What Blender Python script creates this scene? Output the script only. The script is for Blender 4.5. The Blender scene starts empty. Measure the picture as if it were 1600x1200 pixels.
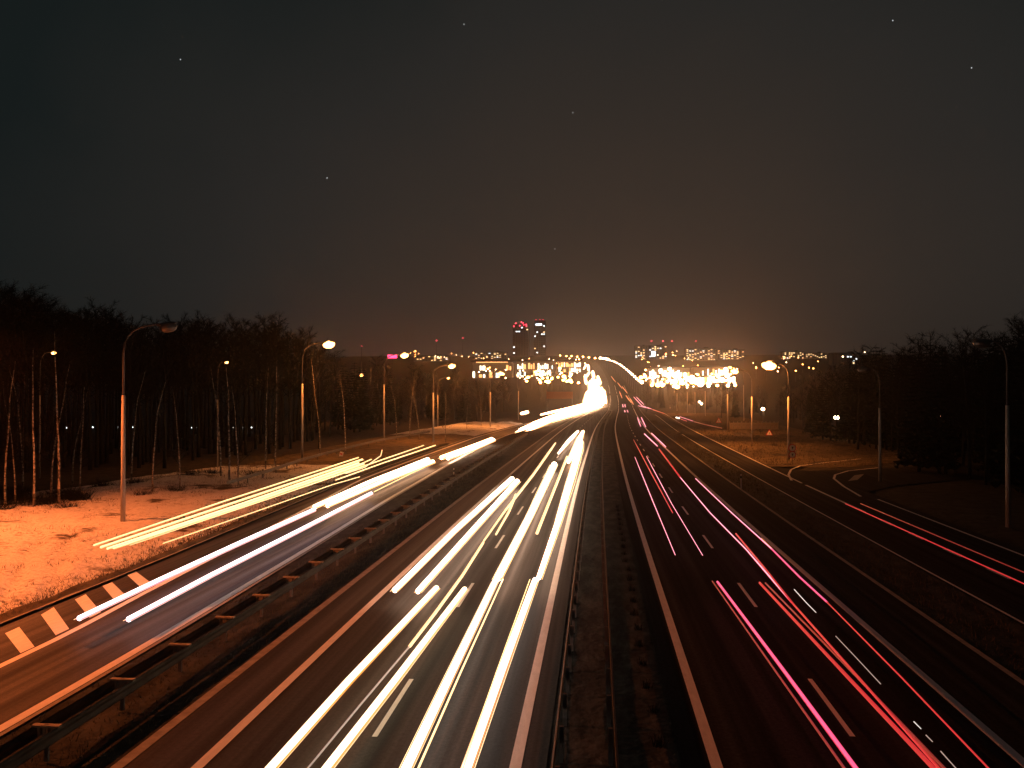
import bpy, math, random
from mathutils import Vector, Matrix, noise
random.seed(7)
S = bpy.context.scene
COL = S.collection
R = math.radians

# ------------------------------------------------------------------ camera
CAM_Z = 8.2
F = 1305.0                                # focal length in photo pixels (1600 wide)
cd = bpy.data.cameras.new('camera'); cam = bpy.data.objects.new('camera', cd); COL.objects.link(cam)
cd.sensor_width = 36; cd.lens = F / 1600 * 36; cd.clip_end = 9000; cd.clip_start = .1
cam.location = (0, 0, CAM_Z)
cam.rotation_euler = (R(90 + .527), 0, R(5.47))
S.camera = cam
CM = cam.rotation_euler.to_matrix()

# ------------------------------------------------------------------ sky (light polluted night sky)
W = bpy.data.worlds.new('World'); S.world = W; W.use_nodes = True
nt = W.node_tree; N = nt.nodes; L = nt.links
bg = N['Background']
tc = N.new('ShaderNodeTexCoord'); sx = N.new('ShaderNodeSeparateXYZ'); L.new(tc.outputs['Generated'], sx.inputs[0])
def wmath(op, a, b=None, clamp=False):
    n = N.new('ShaderNodeMath'); n.operation = op; n.use_clamp = clamp
    for i, v in enumerate((a, b)):
        if v is None: continue
        if isinstance(v, (int, float)): n.inputs[i].default_value = v
        else: L.new(v, n.inputs[i])
    return n.outputs[0]
# angular distance from the city glow, stretched sideways
dz = wmath('MULTIPLY', wmath('SUBTRACT', sx.outputs['Z'], .06), 1.75)
dx = wmath('MULTIPLY', wmath('SUBTRACT', sx.outputs['X'], .06), 1.25)
d2 = wmath('ADD', wmath('MULTIPLY', dz, dz), wmath('MULTIPLY', dx, dx))
back = wmath('MULTIPLY', wmath('SUBTRACT', 1.0, sx.outputs['Y']), .55)
dist = wmath('ADD', wmath('SQRT', d2), back)
nz = N.new('ShaderNodeTexNoise'); nz.inputs['Scale'].default_value = 2.2; nz.inputs['Detail'].default_value = 5
nz.inputs['Roughness'].default_value = .55; L.new(tc.outputs['Generated'], nz.inputs['Vector'])
dist = wmath('ADD', dist, wmath('MULTIPLY', wmath('SUBTRACT', nz.outputs['Fac'], .5), .42))
ramp = N.new('ShaderNodeValToRGB'); L.new(dist, ramp.inputs[0])
e = ramp.color_ramp.elements
e[0].position = 0.0; e[0].color = (.0440, .0300, .0220, 1)
e[1].position = 1.0; e[1].color = (.0078, .0112, .0112, 1)
k = ramp.color_ramp.elements.new(.35); k.color = (.0350, .0262, .0205, 1)
k = ramp.color_ramp.elements.new(.68); k.color = (.0215, .0200, .0182, 1)
L.new(ramp.outputs[0], bg.inputs['Color'])
SKY_STRENGTH = 1.0
bg.inputs['Strength'].default_value = SKY_STRENGTH

# ------------------------------------------------------------------ view, renderer
S.view_settings.view_transform = 'Standard'; S.view_settings.look = 'None'
S.view_settings.exposure = 0; S.view_settings.gamma = 1; S.view_settings.use_curve_mapping = False
S.render.engine = 'CYCLES'
cy = S.cycles
cy.use_denoising = True; cy.max_bounces = 5; cy.diffuse_bounces = 2; cy.glossy_bounces = 2
cy.volume_bounces = 0; cy.transparent_max_bounces = 6; cy.sample_clamp_indirect = 0; cy.caustics_reflective = False
cy.caustics_refractive = False
HAZE_DENSITY = 0.00028
HAZE_G = 0.92

# ------------------------------------------------------------------ helpers
def ray(px, py):
    return CM @ Vector(((px - 800) / F, (600 - py) / F, -1))
def G(px, py, z=0.0):                     # point of the near (level) ground, z above it
    d = ray(px, py); t = (z - CAM_Z) / d.z
    return Vector((0, 0, CAM_Z)) + d * t
def P(px, py, Y):                         # point seen at a pixel, Y metres up the road
    d = ray(px, py); t = Y / d.y
    return Vector((0, 0, CAM_Z)) + d * t
def hermite(tab):
    xs = [a for a, b in tab]; ys = [b for a, b in tab]; n = len(xs)
    m = []
    for i in range(n):
        if i == 0: m.append((ys[1]-ys[0])/(xs[1]-xs[0]))
        elif i == n-1: m.append((ys[-1]-ys[-2])/(xs[-1]-xs[-2]))
        else:
            a = (ys[i]-ys[i-1])/(xs[i]-xs[i-1]); b = (ys[i+1]-ys[i])/(xs[i+1]-xs[i])
            m.append(0 if a*b < 0 else (a*b*2/(a+b) if a+b else 0))
    def f(x):
        if x <= xs[0]: return ys[0]
        if x >= xs[-1]: return ys[-1]
        i = 0
        while xs[i+1] < x: i += 1
        h = xs[i+1]-xs[i]; t = (x-xs[i])/h
        return (ys[i]*(1+2*t)*(1-t)**2 + h*m[i]*t*(1-t)**2 + ys[i+1]*t*t*(3-2*t) + h*m[i+1]*t*t*(t-1))
    return f
bend = hermite([(-80,0),(0,0),(30,.1),(60,.3),(120,1.15),(180,2.3),(280,5.6),(380,9.3),(500,12.5),(650,14),(900,12),(1300,0),(1700,-20)])
rise = hermite([(-80,0),(330,0),(380,.4),(500,5),(600,11.5),(900,32),(1300,60),(1650,78),(1900,80),(2600,60)])
def ground_z(x, y):
    z = rise(y)
    z += 1.2*noise.noise(Vector((x*.01, y*.01, 3))) * min(1, max(0, (abs(x)-45)/60))
    return z

class MB:
    def __init__(s): s.v = []; s.f = []; s.m = []; s.mi = 0
    def add(s, vs, fs):
        o = len(s.v); s.v += [tuple(v) for v in vs]
        s.f += [tuple(i+o for i in f) for f in fs]; s.m += [s.mi]*len(fs)
    def box(s, c, d, rz=0, M=None):
        x, y, z = (q/2 for q in d)
        vs = [Vector((a*x, b*y, k*z)) for a in (-1,1) for b in (-1,1) for k in (-1,1)]
        if rz: vs = [Matrix.Rotation(rz, 3, 'Z') @ v for v in vs]
        if M: vs = [M @ v for v in vs]
        c = Vector(c)
        s.add([v+c for v in vs], [(0,1,3,2),(4,6,7,5),(0,4,5,1),(2,3,7,6),(0,2,6,4),(1,5,7,3)])
    def tube(s, pts, rad, n=8, cap=True):
        pts = [Vector(p) for p in pts]
        if not hasattr(rad, '__len__'): rad = [rad]*len(pts)
        vs = []
        up = Vector((0,0,1))
        for i, p in enumerate(pts):
            t = (pts[min(i+1,len(pts)-1)] - pts[max(i-1,0)]).normalized()
            a = up if abs(t.dot(up)) < .95 else Vector((1,0,0))
            u = t.cross(a).normalized(); w = u.cross(t)
            for k in range(n):
                an = 2*math.pi*k/n
                vs.append(p + (u*math.cos(an) + w*math.sin(an))*rad[i])
        fs = []
        for i in range(len(pts)-1):
            for k in range(n):
                a = i*n+k; b = i*n+(k+1)%n
                fs.append((a, b, b+n, a+n))
        if cap:
            fs.append(tuple(range(n-1,-1,-1))); fs.append(tuple(range((len(pts)-1)*n, len(pts)*n)))
        s.add(vs, fs)
    def ball(s, c, r, n=8, m=5, M=None):
        c = Vector(c); rx, ry, rz_ = r if hasattr(r,'__len__') else (r,r,r)
        vs = [Vector((0,0,rz_))]
        for i in range(1, m):
            th = math.pi*i/m
            for k in range(n):
                a = 2*math.pi*k/n
                vs.append(Vector((rx*math.sin(th)*math.cos(a), ry*math.sin(th)*math.sin(a), rz_*math.cos(th))))
        vs.append(Vector((0,0,-rz_)))
        fs = [(0, 1+k, 1+(k+1)%n) for k in range(n)]
        for i in range(m-2):
            for k in range(n):
                a = 1+i*n+k; b = 1+i*n+(k+1)%n
                fs.append((a, a+n, b+n, b))
        q = len(vs)-1; o = 1+(m-2)*n
        fs += [(o+(k+1)%n, o+k, q) for k in range(n)]
        if M: vs = [M @ v for v in vs]
        s.add([v+c for v in vs], fs)
    def quad(s, *ps): s.add(ps, [tuple(range(len(ps)))])
    def mesh(s, name, mats, smooth=False):
        me = bpy.data.meshes.new(name); me.from_pydata(s.v, [], s.f)
        for m in (mats if isinstance(mats,(list,tuple)) else [mats]): me.materials.append(m)
        if any(s.m): me.polygons.foreach_set('material_index', s.m)
        if smooth: me.polygons.foreach_set('use_smooth', [True]*len(s.f))
        me.update(); return me
    def build(s, name, mats, parent=None, smooth=False):
        o = bpy.data.objects.new(name, s.mesh(name, mats, smooth)); COL.objects.link(o)
        if parent: o.parent = parent
        return o
def link(name, me, parent=None, loc=None, rz=0):
    o = bpy.data.objects.new(name, me); COL.objects.link(o)
    if parent: o.parent = parent
    if loc is not None: o.location = loc
    o.rotation_euler.z = rz
    return o
def tag(o, label=None, cat=None, group=None, kind=None):
    if label: o['label'] = label
    if cat: o['category'] = cat
    if group: o['group'] = group
    if kind: o['kind'] = kind
    return o
def thing(name, label, cat, loc=(0,0,0), rz=0, group=None):
    o = bpy.data.objects.new(name, None); COL.objects.link(o); o.location = loc; o.rotation_euler.z = rz
    o.empty_display_size = .2
    return tag(o, label, cat, group)
def copy_tree(o, parent=None):
    c = o.copy(); COL.objects.link(c); c.parent = parent
    for ch in o.children: copy_tree(ch, c)
    return c

# ------------------------------------------------------------------ materials
def mat(name, col, rough=.8, spec=.3, metal=0, noise_scale=None, col2=None, lo=.35, hi=.65, bump=0, bump_scale=None, bdist=.08, detail=6, stretch=None):
    m = bpy.data.materials.new(name); m.use_nodes = True; t = m.node_tree; b = t.nodes['Principled BSDF']
    b.inputs['Base Color'].default_value = (*col, 1); b.inputs['Roughness'].default_value = rough
    b.inputs['Specular IOR Level'].default_value = spec; b.inputs['Metallic'].default_value = metal
    c = t.nodes.new('ShaderNodeTexCoord'); src = c.outputs['Object']
    if stretch:
        mp = t.nodes.new('ShaderNodeMapping'); mp.inputs['Scale'].default_value = stretch
        t.links.new(src, mp.inputs[0]); src = mp.outputs[0]
    if noise_scale:
        n = t.nodes.new('ShaderNodeTexNoise'); n.inputs['Scale'].default_value = noise_scale; n.inputs['Detail'].default_value = detail
        n.inputs['Roughness'].default_value = .62
        t.links.new(src, n.inputs['Vector'])
        r = t.nodes.new('ShaderNodeValToRGB'); r.color_ramp.elements[0].position = lo; r.color_ramp.elements[1].position = hi
        r.color_ramp.elements[0].color = (*col, 1); r.color_ramp.elements[1].color = (*(col2 or col), 1)
        t.links.new(n.outputs['Fac'], r.inputs[0]); t.links.new(r.outputs[0], b.inputs['Base Color'])
    if bump:
        n2 = t.nodes.new('ShaderNodeTexNoise'); n2.inputs['Scale'].default_value = bump_scale or 8; n2.inputs['Detail'].default_value = 6
        t.links.new(c.outputs['Object'], n2.inputs['Vector'])
        bp = t.nodes.new('ShaderNodeBump'); bp.inputs['Strength'].default_value = bump; bp.inputs['Distance'].default_value = bdist
        t.links.new(n2.outputs['Fac'], bp.inputs['Height']); t.links.new(bp.outputs[0], b.inputs['Normal'])
    return m
def emit(name, col, st, sample=True):
    m = bpy.data.materials.new(name); m.use_nodes = True; t = m.node_tree
    b = t.nodes['Principled BSDF']; b.inputs['Base Color'].default_value = (.5,.5,.5,1)
    b.inputs['Emission Color'].default_value = (*col, 1); b.inputs['Emission Strength'].default_value = st
    m.cycles.emission_sampling = 'FRONT' if sample else 'NONE'
    return m
def snow_mat():
    m = mat('snow', (.74,.75,.78), .75, .25, bump=1, bump_scale=3.0, bdist=.22)
    t = m.node_tree; b = t.nodes['Principled BSDF']; c = t.nodes.new('ShaderNodeTexCoord')
    def nz(s, d=8, r=.65):
        n = t.nodes.new('ShaderNodeTexNoise'); n.inputs['Scale'].default_value = s; n.inputs['Detail'].default_value = d
        n.inputs['Roughness'].default_value = r; t.links.new(c.outputs['Object'], n.inputs['Vector']); return n.outputs['Fac']
    def rp(f, lo, hi):
        r = t.nodes.new('ShaderNodeMapRange'); r.inputs[1].default_value = lo; r.inputs[2].default_value = hi
        t.links.new(f, r.inputs[0]); return r.outputs[0]
    def mx(op, a, b_):
        n = t.nodes.new('ShaderNodeMath'); n.operation = op; t.links.new(a, n.inputs[0])
        if isinstance(b_, float): n.inputs[1].default_value = b_
        else: t.links.new(b_, n.inputs[1])
        return n.outputs[0]
    speck = rp(nz(3.2, 10, .75), .52, .60)        # grass stubs poking through
    patch = rp(nz(.22, 6, .65), .57, .64)           # thawed soil
    area = rp(nz(.35, 4, .6), .38, .62)
    dirt = mx('MAXIMUM', mx('MULTIPLY', speck, area), patch)
    mix = t.nodes.new('ShaderNodeMix'); mix.data_type = 'RGBA'
    mix.inputs[6].default_value = (.72,.73,.76,1); mix.inputs[7].default_value = (.075,.06,.04,1)
    t.links.new(dirt, mix.inputs[0]); t.links.new(mix.outputs[2], b.inputs['Base Color'])
    return m
M_snow = snow_mat()
M_soil = mat('soil', (.022,.021,.018), .95, .1, noise_scale=.9, col2=(.06,.055,.043), bump=1, bump_scale=3)
M_verge = mat('verge_soil', (.020,.023,.022), .95, .1, noise_scale=1.6, col2=(.070,.076,.070), lo=.42, hi=.7, bump=1, bump_scale=4, stretch=(1,.3,1))
M_asph = mat('asphalt', (.028,.029,.031), .65, .15, noise_scale=.7, col2=(.052,.053,.054), bump=.12, bump_scale=60, stretch=(1.6,.05,1))
def asphalt_detail(m, gloss=True):
    t = m.node_tree; b = t.nodes['Principled BSDF']; src = b.inputs['Base Color'].links[0].from_socket
    c = t.nodes.new('ShaderNodeTexCoord'); n = t.nodes.new('ShaderNodeTexNoise'); n.inputs['Scale'].default_value = 9; n.inputs['Detail'].default_value = 9; n.inputs['Roughness'].default_value = .8
    t.links.new(c.outputs['Object'], n.inputs['Vector'])
    mp = t.nodes.new('ShaderNodeMapping'); mp.inputs['Scale'].default_value = (2.6,.012,1); t.links.new(c.outputs['Object'], mp.inputs[0])
    n2 = t.nodes.new('ShaderNodeTexNoise'); n2.inputs['Scale'].default_value = 1; n2.inputs['Detail'].default_value = 4; t.links.new(mp.outputs[0], n2.inputs['Vector'])
    def mr(f, lo, hi, a, z):
        r = t.nodes.new('ShaderNodeMapRange'); r.inputs[1].default_value = lo; r.inputs[2].default_value = hi; r.inputs[3].default_value = a; r.inputs[4].default_value = z; t.links.new(f, r.inputs[0]); return r.outputs[0]
    mm = t.nodes.new('ShaderNodeMath'); mm.operation = 'MULTIPLY'; t.links.new(mr(n.outputs['Fac'], .3, .7, .4, 1.5), mm.inputs[0]); t.links.new(mr(n2.outputs['Fac'], .32, .68, .45, 1.4), mm.inputs[1])
    v = t.nodes.new('ShaderNodeVectorMath'); v.operation = 'SCALE'; t.links.new(src, v.inputs[0]); t.links.new(mm.outputs[0], v.inputs['Scale']); t.links.new(v.outputs[0], b.inputs['Base Color'])
    if gloss: t.links.new(mr(n2.outputs['Fac'], .3, .7, .72, .5), b.inputs['Roughness'])
asphalt_detail(M_asph)
M_asph_r = mat('rough_asphalt', (.022,.023,.024), .95, .02, noise_scale=.7, col2=(.038,.039,.040), bump=.12, bump_scale=60, stretch=(1.6,.05,1))
asphalt_detail(M_asph_r, False)
M_asph2 = mat('shoulder_asphalt', (.045,.044,.043), .7, .3, noise_scale=1.2, col2=(.078,.074,.07), bump=.15, bump_scale=50, stretch=(1,.12,1))
M_paint = mat('road_paint', (.70,.70,.68), .75, .2, noise_scale=1.8, col2=(.84,.83,.80), lo=.3, hi=.6, stretch=(4,1,1))
M_kerb = mat('concrete', (.24,.23,.21), .85, .2, noise_scale=3, col2=(.36,.35,.32))
M_steel = mat('galvanised_steel', (.10,.10,.10), .6, .3, .2, noise_scale=2.5, col2=(.16,.155,.15))
M_rail = mat('weathered_rail', (.05,.048,.045), .65, .3, .1, noise_scale=1.5, col2=(.10,.095,.085))
M_pole = mat('pole_concrete', (.30,.28,.25), .85, .2, noise_scale=5, col2=(.42,.40,.36), stretch=(1,1,.2))
M_dark = mat('dark_metal', (.06,.06,.065), .6, .3, .3)
M_bark = mat('dark_bark', (.008,.011,.010), .95, .05, noise_scale=7, col2=(.024,.028,.025), stretch=(3,3,.5), bump=.6, bump_scale=18)
def birch_mat():
    return mat('birch_bark', (.05,.045,.04), .8, .2, noise_scale=2.4, col2=(.36,.34,.31), lo=.42, hi=.6, stretch=(1.6,1.6,2.2), bump=.3, bump_scale=10)
M_birch = birch_mat()
M_twig = mat('twig', (.007,.010,.0095), .95, .1)
M_fir = mat('fir_needles', (.008,.016,.011), .9, .1)
M_grass = mat('dry_grass', (.085,.075,.050), .95, .1)
M_wall = mat('plaster_wall', (.22,.19,.17), .9, .1, noise_scale=.3, col2=(.32,.28,.25))
M_wall2 = mat('dark_facade', (.10,.095,.09), .8, .2, noise_scale=.2, col2=(.15,.14,.13))
M_roof = mat('roof_sheet', (.07,.06,.06), .7, .3)
M_pane = mat('dark_glass', (.02,.022,.025), .15, .5)
M_signw = mat('sign_white', (.75,.75,.74), .5, .4)
M_signr = mat('sign_red', (.55,.03,.02), .5, .4)
M_black = mat('sign_black', (.02,.02,.02), .6, .3)
M_panel = mat('fence_panel', (.30,.26,.21), .85, .2, noise_scale=1.5, col2=(.40,.36,.30))

E_sodium = emit('sodium_lamp', (1,.44,.12), 9, False)
E_sodium_n = E_sodium
SODIUM = (1,.27,.05); LAMP_W = 9000
E_far_or = emit('far_orange_lamp', (1,.34,.07), 45)
E_far_wh = emit('far_white_lamp', (1,.58,.32), 28)
E_win = emit('lit_window_warm', (1,.62,.28), 3.5, False)
E_winc = emit('lit_window_cool', (.85,.95,1), 4.0, False)
E_red = emit('red_beacon', (1,.04,.08), 9, False)
E_star = emit('star', (.9,.95,1), 1.2, False)
E_shop = emit('shop_glow', (1,.80,.55), 4.5)
E_shopg = emit('shop_glow_orange', (1,.42,.13), 2.6)
E_shopc = emit('shop_glow_cool', (.8,.95,.9), 3)
E_redsign = emit('red_sign', (1,.05,.16), 4, False)
E_green = emit('green_sign', (.3,1,.45), 5, False)

# ------------------------------------------------------------------ ground and roads
def ysteps(y0, y1, k=.06, mn=1.2):
    ys = [y0]
    while ys[-1] < y1: ys.append(min(y1, ys[-1] + max(mn, abs(ys[-1])*k)))
    return ys
def edge_fn(v):
    return v if callable(v) else (lambda y: v)
def ribbon(name, x0, x1, y0, y1, z, m, parent=None, n=1, kind=None, bumpy=0, mn=1.2, crown=0):
    """a strip of ground between two offsets from the motorway's centre line"""
    f0, f1 = edge_fn(x0), edge_fn(x1); b = MB(); ys = ysteps(y0, y1, mn=mn); vs = []
    for y in ys:
        c = bend(y); zz = rise(y) + z
        for i in range(n+1):
            t = i/n; x = c + f0(y)*(1-t) + f1(y)*t
            h = zz
            if bumpy and 0 < i < n:
                h += bumpy*(noise.noise(Vector((x*.9, y*.35, 0))) + .6*noise.noise(Vector((x*2.7, y*1.6, 5)))) + crown*math.sin(math.pi*t)
            vs.append((x, y, h))
    fs = []
    for j in range(len(ys)-1):
        for i in range(n):
            a = j*(n+1)+i; fs.append((a, a+1, a+n+2, a+n+1))
    b.add(vs, fs)
    o = b.build(name, m, parent, smooth=bool(bumpy))
    if kind: o['kind'] = kind
    return o
# terrain to the horizon
b = MB()
gx = [-2600,-1800,-1200,-800,-560,-400,-300,-220,-160,-120,-90,-70,-55,-45,-36,-28,-18,-9,0,9,18,22.3,23.5,28,36,45,55,70,90,120,160,220,300,400,560,800,1200,1800,2600]
gy = [-90,-50,-20,0,20,40,60,80,100,125,150,180,220,260,300,330,360,390,420,460,500,550,600,680,760,850,950,1100,1250,1400,1550,1700,1900,2200,2600]
for y in gy:
    for x in gx: b.v.append((x, y, ground_z(x, y) - (.35 if -30 < x < 22.5 and y < 420 else .07)))
n = len(gx)
for j in range(len(gy)-1):
    for i in range(n-1):
        a = j*n+i; b.f.append((a, a+1, a+n+1, a+n)); b.m.append(0)
tag(b.build('ground', M_soil, smooth=True), kind='structure')

exit_l = lambda y: -20.7 - max(0, min(1.6, (y-30)*.025)) + max(0, (y-150)*.035)
exit_r = hermite([(-40,-14.0),(20,-14.1),(40,-14.6),(65,-15.6),(140,-17.6),(200,-16.0),(290,-12.2),(340,-11.0),(600,-11)])
exit_l = hermite([(-40,-20.6),(20,-20.6),(35,-20.8),(55,-21.6),(80,-22.6),(140,-23.0),(200,-21.0),(290,-16.5),(340,-14.5),(600,-14.5)])
def line_on(parent, x, y0, y1, w=.2, z=.012, m=None):
    f = edge_fn(x)
    return ribbon('edge_line', lambda y: f(y)-w/2, lambda y: f(y)+w/2, y0, y1, z, m or M_paint, parent, mn=2)
def dashes(parent, x, y0, y1, ln=4, gap=8, w=.13, z=.012, stop=None):
    y = y0
    while y < y1:
        ribbon('lane_dash', x-w/2, x+w/2, y, y+ln, z, M_paint, parent, mn=2); y += ln+gap
# carriageway towards the camera
road_in = ribbon('inbound_carriageway', -10.5, -1.05, -40, 1700, 0, M_asph, n=4, kind='structure')
line_on(road_in, -8.62, -20, 620, .26); line_on(road_in, -1.72, -20, 620, .26)
dashes(road_in, -5.2, 7.5, 300)
ribbon('shoulder_edge', -10.5, -10.22, -20, 420, .012, M_kerb, road_in, mn=2)
# carriageway away from the camera
road_out = ribbon('outbound_carriageway', 1.9, 12.1, -40, 1700, 0, M_asph_r, n=4, kind='structure')
line_on(road_out, 2.66, -20, 620, .26); line_on(road_out, 9.42, -20, 620, .26)
dashes(road_out, 6.1, 8.6, 300)
ribbon('shoulder_edge', 11.9, 12.1, -20, 420, .012, M_kerb, road_out, mn=2)
# exit road on the left
road_exit = ribbon('exit_road', exit_l, exit_r, -40, 350, .004, M_asph, n=4, kind='structure')
line_on(road_exit, lambda y: exit_r(y)-.28, -20, 330, .3)
ribbon('shoulder_edge', lambda y: exit_r(y)-.10+.02, lambda y: exit_r(y)+.06, -20, 330, .016, M_kerb, road_exit, mn=2)
bz = hermite([(-20,-17.2),(25,-17.7),(33,-18.3),(40,-18.8),(60,-20.4),(80,-22.0),(140,-22.4),(200,-20.4),(330,-14.4)])
line_on(road_exit, bz, -10, 320, .26)
# hatched area between the exit lane and its left kerb
for q in ([(-52,1018),(-28,1008),(-6,1042),(-30,1054)], [(8,990),(30,980),(54,1011),(32,1021)], [(64,961),(84,949),(108,983),(87,993)],
          [(117,937),(134,929),(158,957),(140,966)], [(160,916),(175,910),(200,934),(183,943)], [(199,899),(212,893),(240,914),(224,922)]):
    s = MB(); s.quad(*[G(x, y) + Vector((0,0,.012)) for x, y in reversed(q)]); s.build('hatch_stripe', M_paint, road_exit)
# raised kerb along the hatched area
ribbon('kerb', lambda y: exit_l(y)-.18, exit_l, -20, 200, .10, M_kerb, road_exit, mn=2)
# slip road on the right with its junction
slip_l = hermite([(-40,14.9),(60,15.0),(110,15.0),(280,16.0),(400,13)])
slip_e = hermite([(-40,21.0),(40,20.9),(66,21.0),(74,22.6),(78,25),(400,25)])
slip_far = hermite([(-40,22.2),(62,22.2),(74,24),(80,27),(84,30)])
road_slip = ribbon('slip_road', slip_l, lambda y: 22.0 if y < 90 else 18.6, -40, 340, .004, M_asph_r, n=3, kind='structure')
line_on(road_slip, lambda y: slip_l(y)+.1, -10, 300, .12)
ly = lambda y: 18.2 + max(0, (y-75)*.008)
line_on(road_slip, ly, 59, 75.5, .24); line_on(road_slip, ly, 77, 320, .2)
y = 14
while y < 57: ribbon('lane_dash', 17.98, 18.28, y, y+2.2, .012, M_paint, road_slip, mn=2); y += 4.9
line_on(road_slip, lambda y: 21.3, -10, 66, .16)
# side road turning off to the right
s = MB(); vs = []
path = [(18.6,79,88),(22,71,89),(26,76,90.5),(34,82,95),(48,89,100),(70,98,109)]
for x, ya, yb in path: vs += [(x+bend(80), ya, .008), (x+bend(80), yb, .008)]
for i in range(len(path)-1): s.add([vs[2*i], vs[2*i+2], vs[2*i+3], vs[2*i+1]], [(0,1,2,3)])
side = s.build('side_road', M_asph_r); tag(side, kind='structure')
def poly_line(pts, w, z, parent, name='edge_line', m=None):
    b_ = MB(); pts = [Vector(p) for p in pts]
    for i in range(len(pts)-1):
        t = (pts[i+1]-pts[i]).normalized(); nn = Vector((-t.y, t.x, 0))*w/2
        b_.quad(*[q + Vector((0,0,z)) for q in (pts[i]-nn, pts[i+1]-nn, pts[i+1]+nn, pts[i]+nn)])
    return b_.build(name, m or M_paint, parent)
poly_line([G(1237,751),G(1232,742),G(1236,734),G(1250,728),G(1290,723),G(1345,717)], .22, .018, side)
poly_line([G(1345,776),G(1318,760),G(1303,748),G(1305,742),G(1325,736),G(1372,731)], .22, .018, side)
s = MB(); s.quad(*[G(x,y)+Vector((0,0,.02)) for x,y in ((1325,752),(1340,750),(1350,741),(1335,743))]); s.build('hatch_stripe', M_kerb, side)

# verges, median, snow field
ribbon('left_verge', lambda y: exit_r(y)+.06, -10.5, -40, 330, -.02, M_verge, n=10, kind='structure', bumpy=.10, mn=.5, crown=-.05)
ribbon('median_strip', -1.05, 1.9, -40, 600, -.02, M_verge, n=8, kind='structure', bumpy=.05, mn=.5, crown=.02)
ribbon('right_verge', 12.1, slip_l, -40, 330, -.03, M_verge, n=8, kind='structure', bumpy=.10, mn=.7, crown=-.15)
M_mead = mat('dead_meadow', (.06,.048,.030), .95, .1, noise_scale=.8, col2=(.17,.135,.085), lo=.35, hi=.7, bump=1, bump_scale=5, bdist=.15)
rut = [G(20,985), G(60,905), G(90,850), G(60,815), G(-60,800)]
def rut_depth(x, y):
    p = Vector((x, y)); d = min((p - (a_.xy.lerp(b_.xy, max(0, min(1, (p-a_.xy).dot(b_.xy-a_.xy)/(b_.xy-a_.xy).length_squared))))).length for a_, b_ in zip(rut, rut[1:]))
    return -.13*math.exp(-((d-.75)/.22)**2) + .05*math.exp(-((d-1.3)/.25)**2)
def left_bank(name, y0, y1, m, nx=84):
    s = MB(); ys = ysteps(y0, y1, .012, .35)
    for y in ys:
        a = bend(y)+exit_l(y)-.18; w = 16 + 14*max(0, 1-abs(y-30)/60)
        for i in range(nx+1):
            t = i/nx; x = a - w*t**1.15
            h = .04 + .40*min(1, t*4) + min(1, t*8)*(.16*noise.noise(Vector((x*.16, y*.13, 1))) + .09*noise.noise(Vector((x*.8, y*.7, 4)))) - 1.2*max(0, t-.8) + (rut_depth(x, y) if y < 70 else 0)
            s.v.append((x, y, h))
    for j in range(len(ys)-1):
        for i in range(nx):
            a = j*(nx+1)+i; s.f.append((a, a+nx+1, a+nx+2, a+1)); s.m.append(0)
    tag(s.build(name, m, smooth=True), kind='structure')
left_bank('snow_field', -10, 86, M_snow); left_bank('meadow', 86, 152, M_mead); left_bank('snow_field', 152, 212, M_snow)
ribbon('soil_edge', lambda y: exit_l(y)-.75-.45*noise.noise(Vector((y*.5,0,0))), lambda y: exit_l(y)-.1, -20, 86, .10, M_mead, n=5, kind='structure', bumpy=.09, mn=.5, crown=.10)
ribbon('right_clearing', lambda y: 18.75, lambda y: 18.75+24*min(1,(y-94)/25+.35), 94, 330, -.03, M_mead, n=12, kind='structure', bumpy=.12, mn=1.5)

# ------------------------------------------------------------------ light trails of the passing traffic
MATS = {
 'white': (emit('headlight_trail_white', (1,.84,.74), 3.3), emit('headlight_trail_rim', (1,.34,.09), 1.1, False)),
 'violet': (emit('headlight_trail_violet', (1,.72,.74), 4.2), emit('headlight_trail_violet_rim', (.85,.30,.52), .9, False)),
 'warm': (emit('headlight_trail_warm', (1,.74,.46), 3.2), emit('headlight_trail_warm_rim', (1,.36,.05), 1.1, False)),
 'mid': (emit('headlight_trail_mid', (1,.64,.44), 9), emit('headlight_trail_mid_rim', (1,.34,.09), 1.6, False)),
 'far': (emit('headlight_trail_far', (1,.50,.25), 12), emit('headlight_trail_far_rim', (1,.40,.12), 1.6, False)),
 'yellow': (emit('side_light_trail', (1,.66,.27), 2.4), emit('side_light_trail_rim', (1,.45,.05), .7, False)),
 'thin': (emit('thin_light_trail', (1,.62,.30), 1.8), None),
 'faint': (emit('faint_light_trail', (1,.75,.62), .4, False), None),
 'orange': (emit('orange_light_trail', (1,.25,.06), .7, False), None),
 'pink': (emit('tail_light_trail_pink', (1,.40,.52), 1.7), emit('tail_light_trail_rim', (1,.0,.12), .9, False)),
 'hotpink': (emit('tail_light_trail_hot', (1,.12,.30), 1.15), emit('tail_light_trail_hot_rim', (1,.0,.10), .6, False)),
 'red': (emit('tail_light_trail_red', (1,.03,.05), .55), None),
 'dimred': (emit('tail_light_trail_dim', (.55,.03,.035), .30, False), None),
 'white_blink': (emit('signal_trail', (1,.93,.85), .8, False), None),
}
def dense(pts, n=None):
    out = []
    for i in range(len(pts)-1):
        a, b_ = pts[i], pts[i+1]; m_ = max(1, min(14, int((b_-a).length/9)))
        for k_ in range(m_): out.append(a.lerp(b_, k_/m_))
    out.append(pts[-1]); return out
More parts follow.
